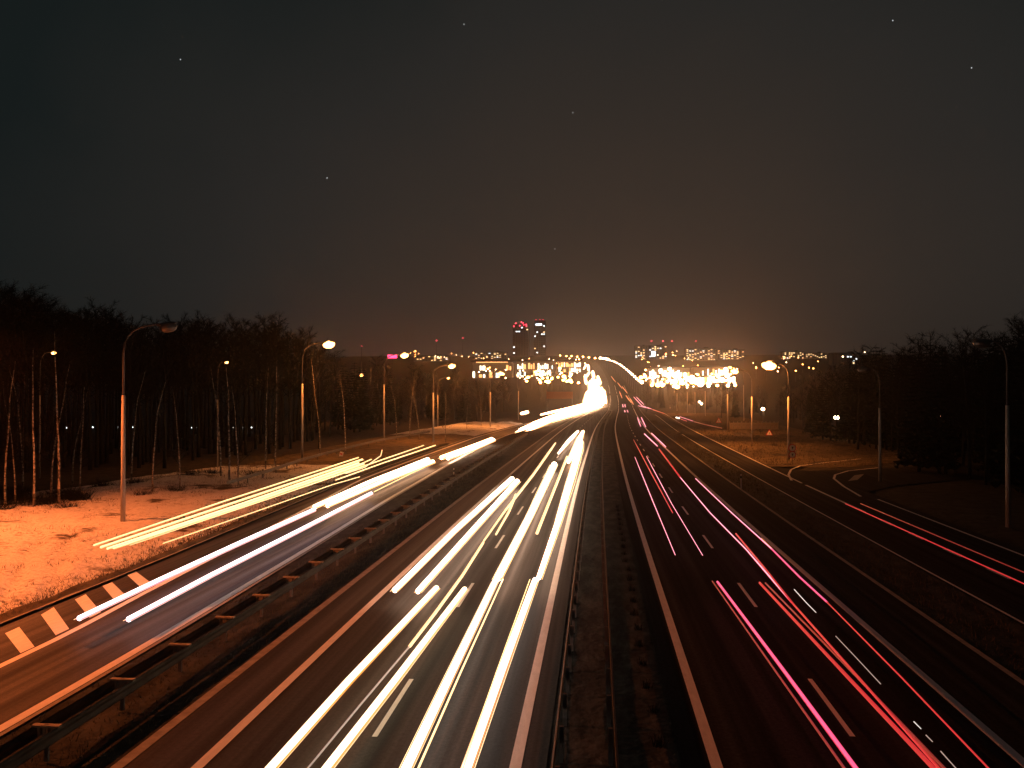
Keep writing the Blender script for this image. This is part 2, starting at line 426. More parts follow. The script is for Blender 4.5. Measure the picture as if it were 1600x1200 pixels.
def streak(parent, pts, style, r0, r1=None):
    r1 = r1 or r0; pts = dense([Vector(p) for p in pts]); core, rim = MATS[style]
    n_ = len(pts); sc_ = .72 if rim else 1; rad = [(r0+(r1-r0)*i/(n_-1))*sc_ for i in range(n_)]
    L0 = (pts[-1]-pts[0]).length
    # rounded ends, slight unevenness as the vehicle rides over the road
    pts = [p + Vector((0,0,.02*noise.noise(Vector((p.y*.35, p.x, 2))))) for p in pts]
    d0 = (pts[0]-pts[1]).normalized(); d1 = (pts[-1]-pts[-2]).normalized()
    pp = [pts[0]+d0*rad[0]*.9] + pts + [pts[-1]+d1*rad[-1]*.9]; rad = [r_*min(1, .62+.38*min(i_, n_-1-i_)/2.0) for i_, r_ in enumerate(rad)] if n_ > 5 else rad
    rr = [rad[0]*.35] + rad + [rad[-1]*.35]
    s = MB(); s.tube(pp, rr, 8); o = s.build('streak', core, parent, smooth=True)
    if rim:
        fl = MB(); sg = 1 if int(pts[0].y*10) % 2 else -1
        for k_, (a_, b_, off, rr_) in enumerate(((.06,.93,1.5,.10),(.22,1,-1.25,.07))):
            i0, i1 = int(a_*(len(pp)-2)), max(int(a_*(len(pp)-2))+2, int(b_*(len(pp)-1)))
            q = []
            for i in range(i0, min(len(pp), i1+1)):
                t = (pp[min(i+1,len(pp)-1)]-pp[max(i-1,0)]).normalized(); u = t.cross(Vector((0,0,1))).normalized()
                q.append(pp[i] + u*sg*off*max(rr[i], min(rad))*(1+.25*noise.noise(Vector((pp[i].y*.15, k_*9, 1)))) - Vector((0,0,.3*rad[0])))
            if len(q) > 1: fl.tube(q, [max(rr[i_], min(rad))*rr_ for i_ in range(i0, i0+len(q))], 5)
        fl.build('filament', MATS['thin'][0] if style in ('white','mid','violet','warm','far','yellow') else MATS['red'][0], o, smooth=True)
        s = MB()
        for sd in (-1, 1):
            q = []
            for i, p in enumerate(pp):
                t = (pp[min(i+1,len(pp)-1)]-pp[max(i-1,0)]).normalized(); u = t.cross(Vector((0,0,1))).normalized()
                q.append(p + u*sd*rr[i]*.86 - Vector((0,0,rr[i]*.25)))
            s.tube(q, [a*.38 for a in rr], 6)
        s.build('rim', rim, o, smooth=True)
    return o
def trail(name, label, cat, streaks, group=None):
    t = thing(name, label, cat, (0,0,0), 0, group)
    first = None
    for pts, z, style, r0, r1 in streaks:
        w = [G(x, y, z) if len(p_) == 2 else P(x, y, p_[2]) for p_ in pts for x, y in [p_[:2]]]
        if first is None: first = w[0].copy(); first.z = 0
        streak(t, [q - first for q in w], style, r0, r1)
    t.location = first
    return t
HG, TG = 'headlight trails of oncoming traffic', 'tail light trails of departing traffic'
trail('headlight_trail', 'pair of long cream streaks running off the bottom edge left of the lane dash', 'light trail',
      [([(418,1206),(545,1064),(682,919)], .65, 'warm', .13, .15), ([(506,1206),(618,1062),(726,920)], .65, 'warm', .12, .14)], HG)
trail('headlight_trail', 'two short parallel white streaks in the middle of the left inbound lane', 'light trail',
      [([(617,922),(710,830),(800,748)], .65, 'mid', .15, .30), ([(653,924),(735,833),(808,752)], .65, 'mid', .14, .28)], HG)
trail('headlight_trail', 'white streak pair in the right inbound lane running to the bottom edge', 'light trail',
      [([(632,1206),(705,1052),(774,908)], .65, 'white', .14, .15), ([(727,1206),(783,1050),(836,906)], .65, 'white', .14, .15)], HG)
trail('headlight_trail', 'broad blinding white pair farther up the right inbound lane', 'light trail',
      [([(778,903),(828,806),(866,726)], .72, 'mid', .20, .42), ([(842,903),(872,815),(896,735),(908,690)], .72, 'mid', .22, .62)], HG)
trail('headlight_trail', 'short white pair farthest up the right lane ending at the dark road', 'light trail',
      [([(873,708),(888,690),(903,674)], .75, 'mid', .30, .45), ([(888,722),(900,698),(911,674)], .75, 'far', .40, .55)], HG)
trail('thin_light_trail', 'thin wavering cream line between the two inbound lanes', 'light trail',
      [([(756,845),(790,797),(833,742),(868,692)], .9, 'thin', .07, .16), ([(640,1010),(680,958),(722,900),(755,848)], .9, 'thin', .045, .06),
       ([(478,1204),(560,1105),(645,1004)], .9, 'faint', .018, .025), ([(775,835),(795,800),(806,773)], .9, 'thin', .05, .10)], HG)
trail('thin_light_trail', 'thin pale line between the two wide streaks of the right lane', 'light trail',
      [([(839,833),(862,775),(886,714)], 1.0, 'thin', .08, .14), ([(652,1204),(720,1050),(786,905)], .5, 'thin', .025, .03), ([(722,1204),(776,1050),(828,905)], .8,'yellow', .02, .02)], HG)
trail('headlight_trail', 'violet tinged white pair on the exit road beside the hatching', 'light trail',
      [([(124,966),(250,906),(370,851),(490,797)], .65, 'violet', .13, .20), ([(201,968),(330,899),(460,833),(580,771)], .65, 'violet', .13, .19)], HG)
trail('headlight_trail', 'wide white streak bundle in the middle of the exit road', 'light trail',
      [([(492,792),(580,753),(668,719)], .7, 'mid', .22, .42), ([(512,790),(600,752),(676,722)], .7, 'far', .20, .36), ([(585,768),(640,741),(672,726)], .6, 'yellow', .05, .06)], HG)
trail('headlight_trail', 'short thick white streak pair farther along the exit road', 'light trail',
      [([(690,715),(735,699),(768,687)], .75, 'far', .34, .5), ([(700,716),(740,702),(771,688)], .6, 'mid', .30, .42)], HG)
# long side lights of a bus or lorry on the exit road
trail('bus_light_trail', 'bundle of parallel yellow lines of a tall vehicle over the exit road', 'light trail',
      [([(147,852),(350,783),(560,715)], 2.9, 'yellow', .045, .07), ([(158,855),(360,787),(566,718)], 2.7, 'yellow', .06, .11),
       ([(168,857),(370,790),(560,724)], 2.5, 'yellow', .06, .12), ([(178,856),(375,792),(568,725)], 2.45, 'yellow', .06, .12),
       ([(203,852),(430,776),(662,696)], 2.0, 'yellow', .03, .10), ([(255,849),(400,799),(520,757),(562,745)], .9, 'yellow', .03, .05)], HG)
trail('bus_light_trail', 'two thin yellow lines ending by the slim pole beyond the bus bundle', 'light trail',
      [([(525,750),(600,723),(680,696)], 1.6, 'yellow', .06, .10), ([(500,750),(540,735),(580,718)], 1.9, 'yellow', .05, .07),
       ([(540,740),(570,730),(595,712),(597,703)], 2.4, 'thin', .03, .04)], HG)
# the great blur of headlights where exit road and carriageway meet
trail('headlight_trail', 'huge white glare of many headlights where the exit road leaves the motorway', 'light trail',
      [([(806,676,170),(850,659,212),(900,645,285),(936,634,395)], 0, 'far', .55, 1.0), ([(812,671,172),(856,653,214),(900,641,288),(938,630,400)], 0, 'far', .5, 1.1),
       ([(818,677,170),(862,658,212),(908,645,287),(940,636,385)], 0, 'far', .5, .95), ([(832,661,185),(870,648,235),(905,636,300),(940,626,410)], 0, 'far', .45, 1.0),
       ([(845,648,205),(880,640,262),(912,632,320),(942,624,420)], 0, 'far', .4, .9)], HG)
trail('headlight_trail', 'single white headlight glow at the left tip of the great glare', 'light trail', [([(815,646,210),(824,644,220)], 0, 'far', .5, .6)], HG)
k = 0
for px0, py0, y0, px1, py1, y1, r in [(913,632,400,918,612,520,1.2),(925,634,395,928,610,530,1.3),(938,632,400,938,608,540,1.2),(947,630,400,944,610,530,.8),
                                       (922,612,520,922,596,640,1.5),(935,608,545,931,594,660,1.5),(915,590,690,921,582,820,1.3),(928,590,700,926,580,840,1.5),
                                       (912,577,900,916,570,1000,1.2),(920,580,860,919,570,1000,1.4),(930,634,398,933,606,545,1.5),(942,632,396,940,606,550,1.3),(920,632,398,925,608,535,1.4),(928,606,550,926,592,670,1.7),(938,600,590,934,588,700,1.4),(916,600,600,914,586,780,1.2)]:
    k += 1
    trail('headlight_trail', 'bright headlight glow of queuing traffic on the climb towards the city', 'light trail',
          [([(px0,py0,y0),(px1,py1,y1)], 0, 'far', r, r*1.1)], 'headlight glows on the climb')
# tail lights
trail('tail_light_trail', 'pink red pair closest to the camera, thicker and pinker on its left side', 'light trail',
      [([(1121,909),(1225,1048),(1340,1204)], .8, 'hotpink', .055, .06), ([(1187,911),(1320,1053),(1462,1204)], .8, 'red', .045, .048),
       ([(1113,908),(1213,1050),(1322,1204)], .5, 'dimred', .025, .03), ([(1196,911),(1330,1048),(1478,1204)], .5, 'dimred', .03, .035)], TG)
trail('tail_light_trail', 'pair of pink red streaks in the left outbound lane, cut off at both ends', 'light trail',
      [([(992,714),(1020,783),(1055,867)], .8, 'pink', .05, .03), ([(1010,713),(1050,788),(1098,868)], .8, 'pink', .05, .03)], TG)
trail('tail_light_trail', 'single thinner orange red streak in the left outbound lane', 'light trail',
      [([(990,687),(1018,740),(1051,801)], .9, 'red', .06, .05)], TG)
trail('tail_light_trail', 'long red pair in the right outbound lane hugging the edge line', 'light trail',
      [([(1063,746),(1110,802),(1166,859),(1237,941)], .8, 'pink', .05, .035), ([(1087,748),(1145,803),(1206,858)], .8, 'pink', .05, .04),
       ([(1206,858),(1250,902),(1292,941)], .8, 'hotpink', .05, .045), ([(1292,941),(1410,1060),(1548,1204)], .8, 'red', .022, .02),
       ([(1150,834),(1195,888),(1240,944)], .85, 'red', .04, .034), ([(1240,944),(1345,1063),(1470,1204)], .85, 'red', .034, .03),
       ([(1030,702),(1063,746)], .8, 'red', .09, .07), ([(1190,842),(1206,858)], .7, 'orange', .05, .05)], TG)
trail('tail_light_trail', 'short bright pink pair at mid distance in the right outbound lane', 'light trail',
      [([(1007,678),(1027,697)], .85, 'pink', .13, .10), ([(1018,677),(1040,698)], .85, 'pink', .13, .10)], TG)
trail('tail_light_trail', 'small pink white pair just beyond the bright short pair', 'light trail',
      [([(996,652),(1001,666)], .85, 'pink', .16, .14), ([(1002,652),(1009,667)], .85, 'pink', .16, .14)], TG)
trail('tail_light_trail', 'upper pair of tiny red tail lights on the far left outbound lane', 'light trail',
      [([(973,632,380),(973.5,636,372)], 0, 'pink', .22, .22), ([(976.5,632,380),(977,636,372)], 0, 'pink', .22, .22)], TG)
trail('tail_light_trail', 'lower pair of tiny red tail lights on the far left outbound lane', 'light trail',
      [([(976,641,345),(977,646,330)], 0, 'pink', .2, .2), ([(980,641,345),(982,646,330)], 0, 'pink', .2, .2)], TG)
trail('tail_light_trail', 'pinkish streaks joining at a point where the slip road merges far away', 'light trail',
      [([(990,620,455),(1003,634,390),(1018,639,330)], 0, 'pink', .22, .2), ([(994,620,455),(1006,632,395)], 0, 'pink', .2, .2), ([(997,634,380),(1018,639,330)], 0, 'pink', .2, .15),
       ([(1020,640,325),(1038,646,285)], 0, 'red', .16, .1)], TG)
trail('tail_light_trail', 'two thin red lines behind a white light on the orange lit slip road', 'light trail',
      [([(1062,651),(1083,658)], .8, 'pink', .09, .08), ([(1064,655),(1073,658)], .7, 'red', .09, .08), ([(1085,659),(1100,663),(1128,669)], .8, 'dimred', .10, .08), ([(1056.5,652.5),(1061,653.5)], .8, 'white', .30, .30)], TG)
trail('tail_light_trail', 'two thin red streaks on the slip road beside the white dashes', 'light trail',
      [([(1321,787),(1450,845),(1606,915)], .75, 'red', .034, .026), ([(1345,787),(1470,840),(1606,897)], .75, 'dimred', .034, .026)], TG)
trail('signal_light_trail', 'broken thin white blinking line in the right outbound lane', 'light trail',
      [([(1241,921),(1260,942),(1275,957)], .7, 'white_blink', .016, .012), ([(1306,994),(1340,1030),(1376,1068)], .7, 'faint', .012, .012),
       ([(1428,1128),(1439,1139)], .7, 'white_blink', .012, .01), ([(1447,1149),(1457,1159)], .7, 'faint', .012, .01), ([(1470,1174),(1497,1204)], .7, 'faint', .012, .01)])
for a, c_ in (((965,598,620),(972,607,560)), ((972,604,570),(980,614,500)), ((955,588,720),(962,597,640)), ((968,612,520),(972,622,450)), ((978,618,480),(986,629,420)), ((984,622,450),(990,632,400))):
    trail('tail_light_trail', 'faint orange red streak of traffic climbing away towards the city', 'light trail', [([a, c_], 0, 'orange', .35, .25)], 'tail lights on the climb')

# ------------------------------------------------------------------ guard rails
def w_beam(ys, xf, z, face):
    """corrugated rail: its profile swept along the road"""
    prof = [(-.0,.155),(.04*face,.13),(.05*face,.07),(.0,.03),(.0,-.03),(.05*face,-.07),(.04*face,-.13),(0,-.155)]
    s = MB(); vs = []
    for y in ys:
        for a, h in prof: vs.append((xf(y)+bend(y)+a, y, z+h+rise(y)))
    n_ = len(prof); fs = []
    for j in range(len(ys)-1):
        for i in range(n_-1):
            q = j*n_+i; fs.append((q, q+1, q+n_+1, q+n_))
    s.add(vs, fs)
    for y in ():
        pass
    return s
def guardrail(label, xl, xr, y0, y1, step, spacer):
    fl, fr = edge_fn(xl), edge_fn(xr)
    t = thing('guard_rail', label, 'guard rail', (0,0,0), 0, 'guard rails between the carriageways')
    ys = ysteps(y0, y1, .04, 1.5)
    w_beam(ys, fl, .60, -1).build('rail', M_rail, t, smooth=True); w_beam(ys, fr, .60, 1).build('rail', M_rail, t, smooth=True)
    po = MB(); po.box((0,0,.38), (.10,.06,.82)); pme = po.mesh('post', M_steel)
    w_ = abs(fr(y0)-fl(y0)) - .02
    sp = MB(); sp.box((0,0,.76), (w_+.10,.14,.05)); [sp.box((u*w_,0,.65), (.05,.10,.16)) for u in (-.30,-.06,.06,.30)]; sp.box((0,.03,.65), (w_*.62,.03,.16)); sp.box((0,0,.555), (w_*.66,.12,.03)); sme = sp.mesh('spacer', M_panel)
    y = y0+.6
    while y < y1:
        c = (fl(y)+fr(y))/2 + bend(y)
        if spacer:
            link('post', pme, t, (c, y, rise(y))); link('spacer', sme, t, (c, y, rise(y)))
        else:
            link('post', pme, t, (fl(y)+bend(y)+.09, y, rise(y))); link('post', pme, t, (fr(y)+bend(y)-.09, y, rise(y)))
        y += step
    return t
guardrail('double sided steel guard rail with cross plates on the dark left verge', lambda y: -12.42+.0*y-(0 if y<40 else (y-40)*.012), lambda y: -11.86-(0 if y<40 else (y-40)*.012), 8, 150, 3.0, True)
guardrail('double steel guard rail along the median strip with a bright top edge', -.82, .44, 6, 330, 2.0, False)
t = thing('guard_rail', 'single low guard rail with a thin lit edge at the top of the left bank', 'guard rail', (0,0,0), 0)
fx = hermite([(60,-29.0),(74,-30.0),(89,-31.6),(119,-32.8),(150,-31.0)])
w_beam(ysteps(64, 150, .03, 2), fx, .95, 1).build('rail', M_steel, t, smooth=True)
po = MB(); po.box((0,0,.5), (.10,.08,1.2)); pme = po.mesh('post', M_steel)
yy = 65
while yy < 150: link('post', pme, t, (fx(yy)+bend(yy)-.1, yy, .1)); yy += 4
# dark tufts added in place of the rail posts' shadows on the median
def shadow_tuft_mesh(seed, n=60, h=.28, w=.16):
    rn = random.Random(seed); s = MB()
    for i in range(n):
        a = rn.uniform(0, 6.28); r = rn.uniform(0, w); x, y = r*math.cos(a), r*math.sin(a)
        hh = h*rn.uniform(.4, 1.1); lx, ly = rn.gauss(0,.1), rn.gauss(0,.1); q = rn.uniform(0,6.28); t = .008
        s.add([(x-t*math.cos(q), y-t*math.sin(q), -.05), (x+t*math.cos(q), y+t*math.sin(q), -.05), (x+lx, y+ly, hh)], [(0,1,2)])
    return s.mesh('shadow_tuft', M_twig)
tm = [shadow_tuft_mesh(i) for i in range(3)]
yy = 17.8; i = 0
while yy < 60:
    i += 1; tag(link('shadow_tuft', tm[i % 3], None, (1.48+bend(yy)+random.uniform(-.06,.06), yy, .02), random.uniform(0,6)), 'small dark tuft standing for a rail post shadow, right half of the median', 'grass tuft', 'shadow tufts along the median')
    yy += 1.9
# dry grass on the verges
def grass_field(name, fn, n, hmin, hmax, m, seed):
    rn = random.Random(seed); s = MB()
    for i in range(n):
        x, y, z = fn(rn); h = rn.uniform(hmin, hmax); q = rn.uniform(0,6.28); t = .006+.00025*y
        lx, ly = rn.gauss(0,h*.5), rn.gauss(0,h*.5)
        s.add([(x-t*math.cos(q), y-t*math.sin(q), z-.03), (x+t*math.cos(q), y+t*math.sin(q), z-.03), (x+lx, y+ly, z+h)], [(0,1,2)])
    return tag(s.build(name, m), 'dry winter grass scattered along the road edge', 'grass', kind='stuff')
def f_left(rn):
    y = 18+110*rn.random()**1.6; return bend(y)+exit_l(y)-.2-abs(rn.gauss(0,.7)), y, .12
grass_field('dry_grass', f_left, 14000, .05, .22, M_grass, 1)
def f_snow(rn):
    while True:
        y = 20+80*rn.random()**1.3; x = bend(y)+exit_l(y)-.5-18*rn.random()
        if noise.noise(Vector((x*.35, y*.28, 9))) + .4*noise.noise(Vector((x*1.3, y*1.1, 2))) > .12 - .25*(y>55): return x, y, .42
grass_field('dry_grass', f_snow, 9000, .04, .22, M_grass, 2)
def f_verge(rn):
    y = 15+90*rn.random()**1.5; return bend(y)+rn.uniform(-14+(y<40)*0, -10.6), y, .0
grass_field('dry_grass', f_verge, 7000, .03, .14, M_grass, 3)
def f_rv(rn):
    y = 22+200*rn.random()**1.5; return bend(y)+rn.uniform(12.2,14.9), y, -.08
grass_field('dry_grass', f_rv, 6000, .05, .25, M_grass, 4)
def f_clear(rn):
    y = 96+190*rn.random()**1.4; return bend(y)+18.9+22*rn.random(), y, .0
grass_field('dry_grass', f_clear, 8000, .08, .35, M_grass, 5)

# ------------------------------------------------------------------ street lamps
E_off = mat('unlit_lens', (.05,.048,.045), .3, .5)
def lamp_parts(t, H, ax, ay, az, lens_m, size=1.0, rp=.13, lower=.68, power=1.0, glow=1.0, cone=150, tilt=0, col=None):
    """pole of a thick concrete foot and a thin pipe, curved arm ending at (ax, ay, az) above the base"""
    s = MB(); s.tube([(0,0,-.3),(0,0,H*lower)], [rp*1.15, rp*.8], 10); po = s.build('pole', M_pole, t, smooth=True)
    s = MB(); hd = Vector((ax, ay, az)); a0 = Vector((0,0,H*lower-.05)); a1 = Vector((0,0,H*.90))
    pts = [a0, a1]
    for i in range(1, 7):
        u = i/6; c1 = Vector((0,0,az)); pts.append(a1*(1-u)**2 + c1*2*u*(1-u) + hd*u*u)
    s.tube(pts, [rp*.52]+[rp*.45]*(len(pts)-1), 8); s.build('arm', M_dark, t, smooth=True)
    d = Vector((ax, ay, 0)).normalized(); ang = math.atan2(d.y, d.x)
    M = Matrix.Rotation(ang, 3, 'Z') @ Matrix.Rotation(R(-8), 3, 'Y')
    s = MB(); s.ball(hd + d*.28, (.48*size,.19*size,.11*size), 12, 6, M); h = s.build('lamp_head', M_dark, t, smooth=True)
    s = MB(); s.ball(hd + d*.36 - Vector((0,0,.14*size)), (.42*size,.28*size,.26*size), 12, 6, M); s.build('lens', lens_m, h, smooth=True)
    if lens_m is not E_off:
        loc = hd + d*.34 - Vector((0,0,.58*size))
        for kind, e_ in (('SPOT', LAMP_W*.5*power), ('POINT', LAMP_W*.32*glow)):
            ld = bpy.data.lights.new('bulb', kind); ld.color = col or SODIUM; ld.energy = e_; ld.shadow_soft_size = .12*size
            if kind == 'SPOT': ld.spot_size = R(cone); ld.spot_blend = .5
            lo = bpy.data.objects.new('bulb', ld); COL.objects.link(lo); lo.parent = h; lo.location = loc
            if kind == 'SPOT': lo.rotation_euler = (0, tilt, 0)
LAMP_AT = []
def lamp(bx, by, hx, hy, label, lens_m, group, Y=None, size=1.0, rp=.13, power=1.0, cone=150, glow=1.0):
    base = G(bx, by) if Y is None else None
    if base is None:
        base = P(bx, by, Y); base.z = rise(Y)
    LAMP_AT.append(base); head = P(hx, hy, base.y); H = head.z - base.z
    t = thing('street_lamp', label, 'street lamp', base, 0, group)
    lamp_parts(t, H-.5, head.x-base.x, .25, H, lens_m, size, rp, power=power, cone=cone, glow=glow)
    return t
LG, RG = 'street lamps along the exit road', 'street lamps along the slip road'
lamp(192,826,250,506,'tall unlit street lamp on the snow, nearest of the left row', E_off, LG, size=1.3)
lamp(472,722,508,535,'lit street lamp with the largest glare on the left, second pole of the row', E_sodium, LG, size=1.7)
lamp(600,692,628,553,'lit street lamp right of the largest left one, before the red sign', E_sodium, LG, size=1.6)
lamp(677,695,702,570,'lit street lamp whose dark pole stands at the end of the thin yellow lines', E_sodium, LG, size=1.35)
lamp(684,667,698,590,'small low street lamp just behind the dark pole of a brighter one', E_sodium, LG, size=.8)
lamp(766,670,779,582,'lit street lamp in front of the white lit hall', E_sodium, LG, size=1.6)
lamp(810,640,823,588,'lit street lamp behind the tip of the great headlight glare', E_sodium, LG, Y=250, size=1.7)
lamp(62,700,75,550,'lone small lit lamp before the left wood near the picture edge', E_sodium, 'lamps of the path behind the forest', Y=76, size=.55, power=.03, glow=.05, rp=.07)
lamp(340,690,347,565,'lone small lit lamp before the wood between unlit pole and first glare', E_sodium, 'lamps of the path behind the forest', Y=84, size=.5, power=.03, glow=.05, rp=.07)
lamp(553,655,562,585,'small lit lamp low between the two largest left glares', E_sodium, 'lamps of the path behind the forest', Y=215, size=1.3)
lamp(1575,822,1547,532,'unlit lamp pole at the right edge among dark trees', E_off, RG, size=1.2)
lamp(1375,752,1357,575,'unlit lamp pole standing at the side road junction', E_off, RG, size=1.2)
lamp(1232,718,1207,567,'lit street lamp with the largest glare on the right above the dark wood', E_sodium, RG, size=2.1, power=.9, cone=128)
lamp(1175,697,1152,578,'lit street lamp left of the largest right one, near the warning sign', E_sodium, RG, size=1.4, power=1.6, cone=128)
lamp(1137,676,1123,584,'lit street lamp beside the panel fence', E_sodium, RG, size=1.2, power=1.6, cone=128)
lamp(1162,657,1143,573,'lit street lamp behind the panel fence', E_sodium, RG, Y=243, size=1.3)
for bx, by, hx, hy, Y in ((1102,650,1090,590,285),(1086,648,1075,594,310),(1074,645,1064,596,335),(1058,642,1050,599,360)):
    lamp(bx, by, hx, hy, 'small lit street lamp in the close row before the white lights on the right', E_sodium, 'close row of lamps on the right', Y=Y, size=1.1)
# unseen lamps inferred from the lit snow, number and spots chosen for their light
for x, y, pw, tl in ((-37.5, 43, 3.4, -14), (-32.5, 22, 4.6, -18), (-25, -9, 3.0, 0)):
    t = thing('street_lamp', 'unseen lit street lamp left of the picture, placed to light snow and lines', 'street lamp', (x, y, .3), 0, LG)
    lamp_parts(t, 11.8, 2.6, .2, 12.4, E_sodium, 1.0, power=pw, glow=.02, cone=142, tilt=R(tl), col=(1,.19,.04) if y > 0 else (1,.36,.15))

# far lamps: one shared mesh each
def far_lamp_mesh(name, lens_m, h, r):
    s = MB(); s.tube([(0,0,-1),(0,0,h)], [.14,.09], 6); s.mi = 1; s.ball((0,0,h), (r,r,r*.8), 8, 5)
    return s.mesh(name, [M_dark, lens_m], True)
FL = {('o',1): far_lamp_mesh('far_lamp', E_far_or, 10, .75), ('w',1): far_lamp_mesh('far_lamp', E_far_wh, 10, .75), ('o',.6): far_lamp_mesh('far_lamp', E_far_or, 9, .42),
      ('w',.6): far_lamp_mesh('far_lamp', E_far_wh, 8, .45), ('o',2): far_lamp_mesh('far_lamp', E_far_or, 11, 1.2), ('w',2): far_lamp_mesh('far_lamp', E_far_wh, 12, 1.5)}
HT = {1:10, .6:8.5, 2:11.5}
def ground_hit(py, h=0.0):
    best = min(range(390, 1650, 5), key=lambda Y: abs(P(900, py, Y).z - h - rise(Y)))
    return best
def far_lamp(px, py, Y, kind, size, label, group):
    p = P(px, py, Y); p.z -= HT[size]
    return tag(link('street_lamp', FL[(kind,size)], None, p), label, 'street lamp', group)
row = [(875,555,1420),(885,556,1360),(893,556,1300),(902,557,1240),(911,557,1180),(920,558,1120),(930,559,1060),(938,560,1000),(946,561,940),(953,563,880),(960,565,820),(968,569,760),(975,574,700),(982,580,640),(988,585,580),(995,592,520),(1003,598,470)]
row += [tuple((a_+b_)/2 for a_, b_ in zip(row[i_], row[i_+1])) for i_ in range(7, len(row)-1)]
for q in row: far_lamp(*q, 'o' if q[2] > 1000 else 'w', 2 if q[2] > 900 else 1, 'white orange lamp in the curved row along the climbing motorway', 'lamp row on the climb')
for q in [(890,560,1240),(900,562,1150),(908,564,1060),(914,568,980)]: far_lamp(*q, 'w', 1, 'lamp on the left edge of the climbing motorway near the crest', 'lamps left of the climb')
for q in [(862,592,470),(880,594,480),(893,597,470),(904,598,480),(848,591,500),(853,596,440)]: far_lamp(*q, 'o', 1, 'orange lamp in the low row left of the climbing traffic', 'low orange lamp row')
rn = random.Random(11)
def scatter(n, x0, x1, y0, y1, Y0, Y1, kinds, label, group, slope=0):
    for i in range(n):
        px = rn.uniform(x0, x1); py = rn.uniform(y0, y1) + slope*(px-x0); kd, sz = rn.choice(kinds); Y = ground_hit(py, HT[sz]) if py > 560 else rn.uniform(Y0, Y1)
        far_lamp(px, py, Y, kd, sz, label, group)
scatter(60, 745, 905, 560, 592, 700, 1300, [('o',.6),('w',.6),('o',1),('w',.6)], 'small distant city lamp left of the motorway crest', 'distant city lamps on the left')
scatter(16, 640, 745, 549, 560, 900, 1200, [('o',.6),('w',.6),('o',.6)], 'small distant lamp above the trees between the left street lamps', 'distant lamps over the trees')
scatter(90, 1006, 1150, 574, 604, 480, 800, [('w',1),('w',2),('w',1),('o',1),('w',.6)], 'floodlight of the bright yard right of the motorway', 'floodlights of the bright yard')
scatter(46, 1000, 1150, 583, 604, 480, 800, [('o',1),('o',2),('o',1)], 'orange lamp along the near side of the bright yard', 'orange lamps of the yard')
scatter(26, 815, 910, 574, 600, 480, 800, [('o',1),('w',1),('o',2),('w',.6)], 'lamp among the crowded lights left of the climbing traffic', 'crowded lights left of the climb')
scatter(24, 1000, 1165, 548, 578, 800, 1250, [('o',.6),('w',.6),('o',.6)], 'small distant city lamp behind the bright yard', 'distant city lamps on the right')
scatter(20, 1165, 1290, 552, 582, 700, 1200, [('o',.6),('w',.6),('o',.6)], 'small distant city lamp behind the largest right glare', 'distant lamps behind the right glare')
for px, py, Y, kd, sz, lb in ((370,551,560,'w',.6,'left white lamp of a pair far behind the left forest'),(378,552,560,'w',.6,'right white lamp of a pair far behind the left forest'),(427,558,500,'w',.6,'white lamp just left of the largest left glare'),(456,560,480,'w',.6,'white lamp under the largest left glare'),
       (1307,648,150,'w',.6,'bright white house lamp in the middle of the right wood'),(1473,645,120,'w',.6,'white house lamp at the right in the dark wood'),(1192,636,210,'w',.6,'white lamp between the right lamp poles'),(1093,626,330,'w',.6,'greenish white lamp among the close right row'),(1096,629,330,'w',.6,'second lamp touching the greenish white one'),
       (1317,556,600,'w',.6,'white lamp left above the right wood'),(1351,549,620,'w',.6,'white lamp highest above the right wood')):
    far_lamp(px, py, Y, kd, sz, lb, None)
# low lamps in a line beyond the left wood
s = MB(); s.tube([(0,0,-.2),(0,0,.75)], [.05,.05], 6); s.mi = 1; s.ball((0,0,.82), (.16,.16,.14), 8, 5)
E_path = emit('path_lamp', (.85,.95,1), 3.0, False); bm_ = s.mesh('path_lamp', [M_dark, E_path], True)
for px in [46,60,84,97,104,145,161,184,207,222,278,300,306,341,352,356,365,369,380,393,408]:
    p = P(px, 668+random.uniform(-.6,.6), 168); p.z -= .82
    tag(link('path_lamp', bm_, None, p), 'tiny white path lamp in the level line behind the left trunks', 'path lamp', 'line of path lamps')

# ------------------------------------------------------------------ city buildings
def building(name, label, px0, px1, pyt, Y, depth, floors, cols, lit, wall_m, warm=.7, seed=0, group=None, cat='building'):
    rn_ = random.Random(seed)
    a = P(px0, pyt, Y); b_ = P(px1, pyt, Y); w = b_.x-a.x; base = rise(Y)-1.5; H = a.z-base; cx = (a.x+b_.x)/2
    t = thing(name, label, cat, (cx, Y, base), 0, group)
    s = MB(); s.box((0, depth/2, H/2), (w, depth, H)); s.build('wall', wall_m, t)
    s = MB(); s.box((0, depth/2, H+.4), (w+.8, depth+.8, .8)); s.box((w*.2, depth/2, H+1.6), (w*.15, depth*.3, 1.8)); s.build('roof', M_roof, t)
    fh = (H-3)/floors; cw = w/cols; ws = MB(); ws.box((0,0,0), (cw*.55, .3, fh*.5))
    mw, mc = ws.mesh('lit_window', E_win), ws.mesh('lit_window', E_winc); dk = MB()
    for i in range(floors):
        for j in range(cols):
            p = (-w/2+cw*(j+.5), -.05, 2.5+fh*(i+.5))
            if rn_.random() < lit: link('lit_window', mw if rn_.random() < warm else mc, t, p)
            else: dk.box(p, (cw*.5, .2, fh*.5))
    if dk.v: tag(dk.build('dark_window', M_pane, t), kind='stuff')
    return t, w, H
t, w, H = building('tower_block', 'left one of two dark towers, with a crown of red lights', 801, 826, 507, 1450, 24, 16, 6, .06, M_wall2, .3, 3, None, 'tower')
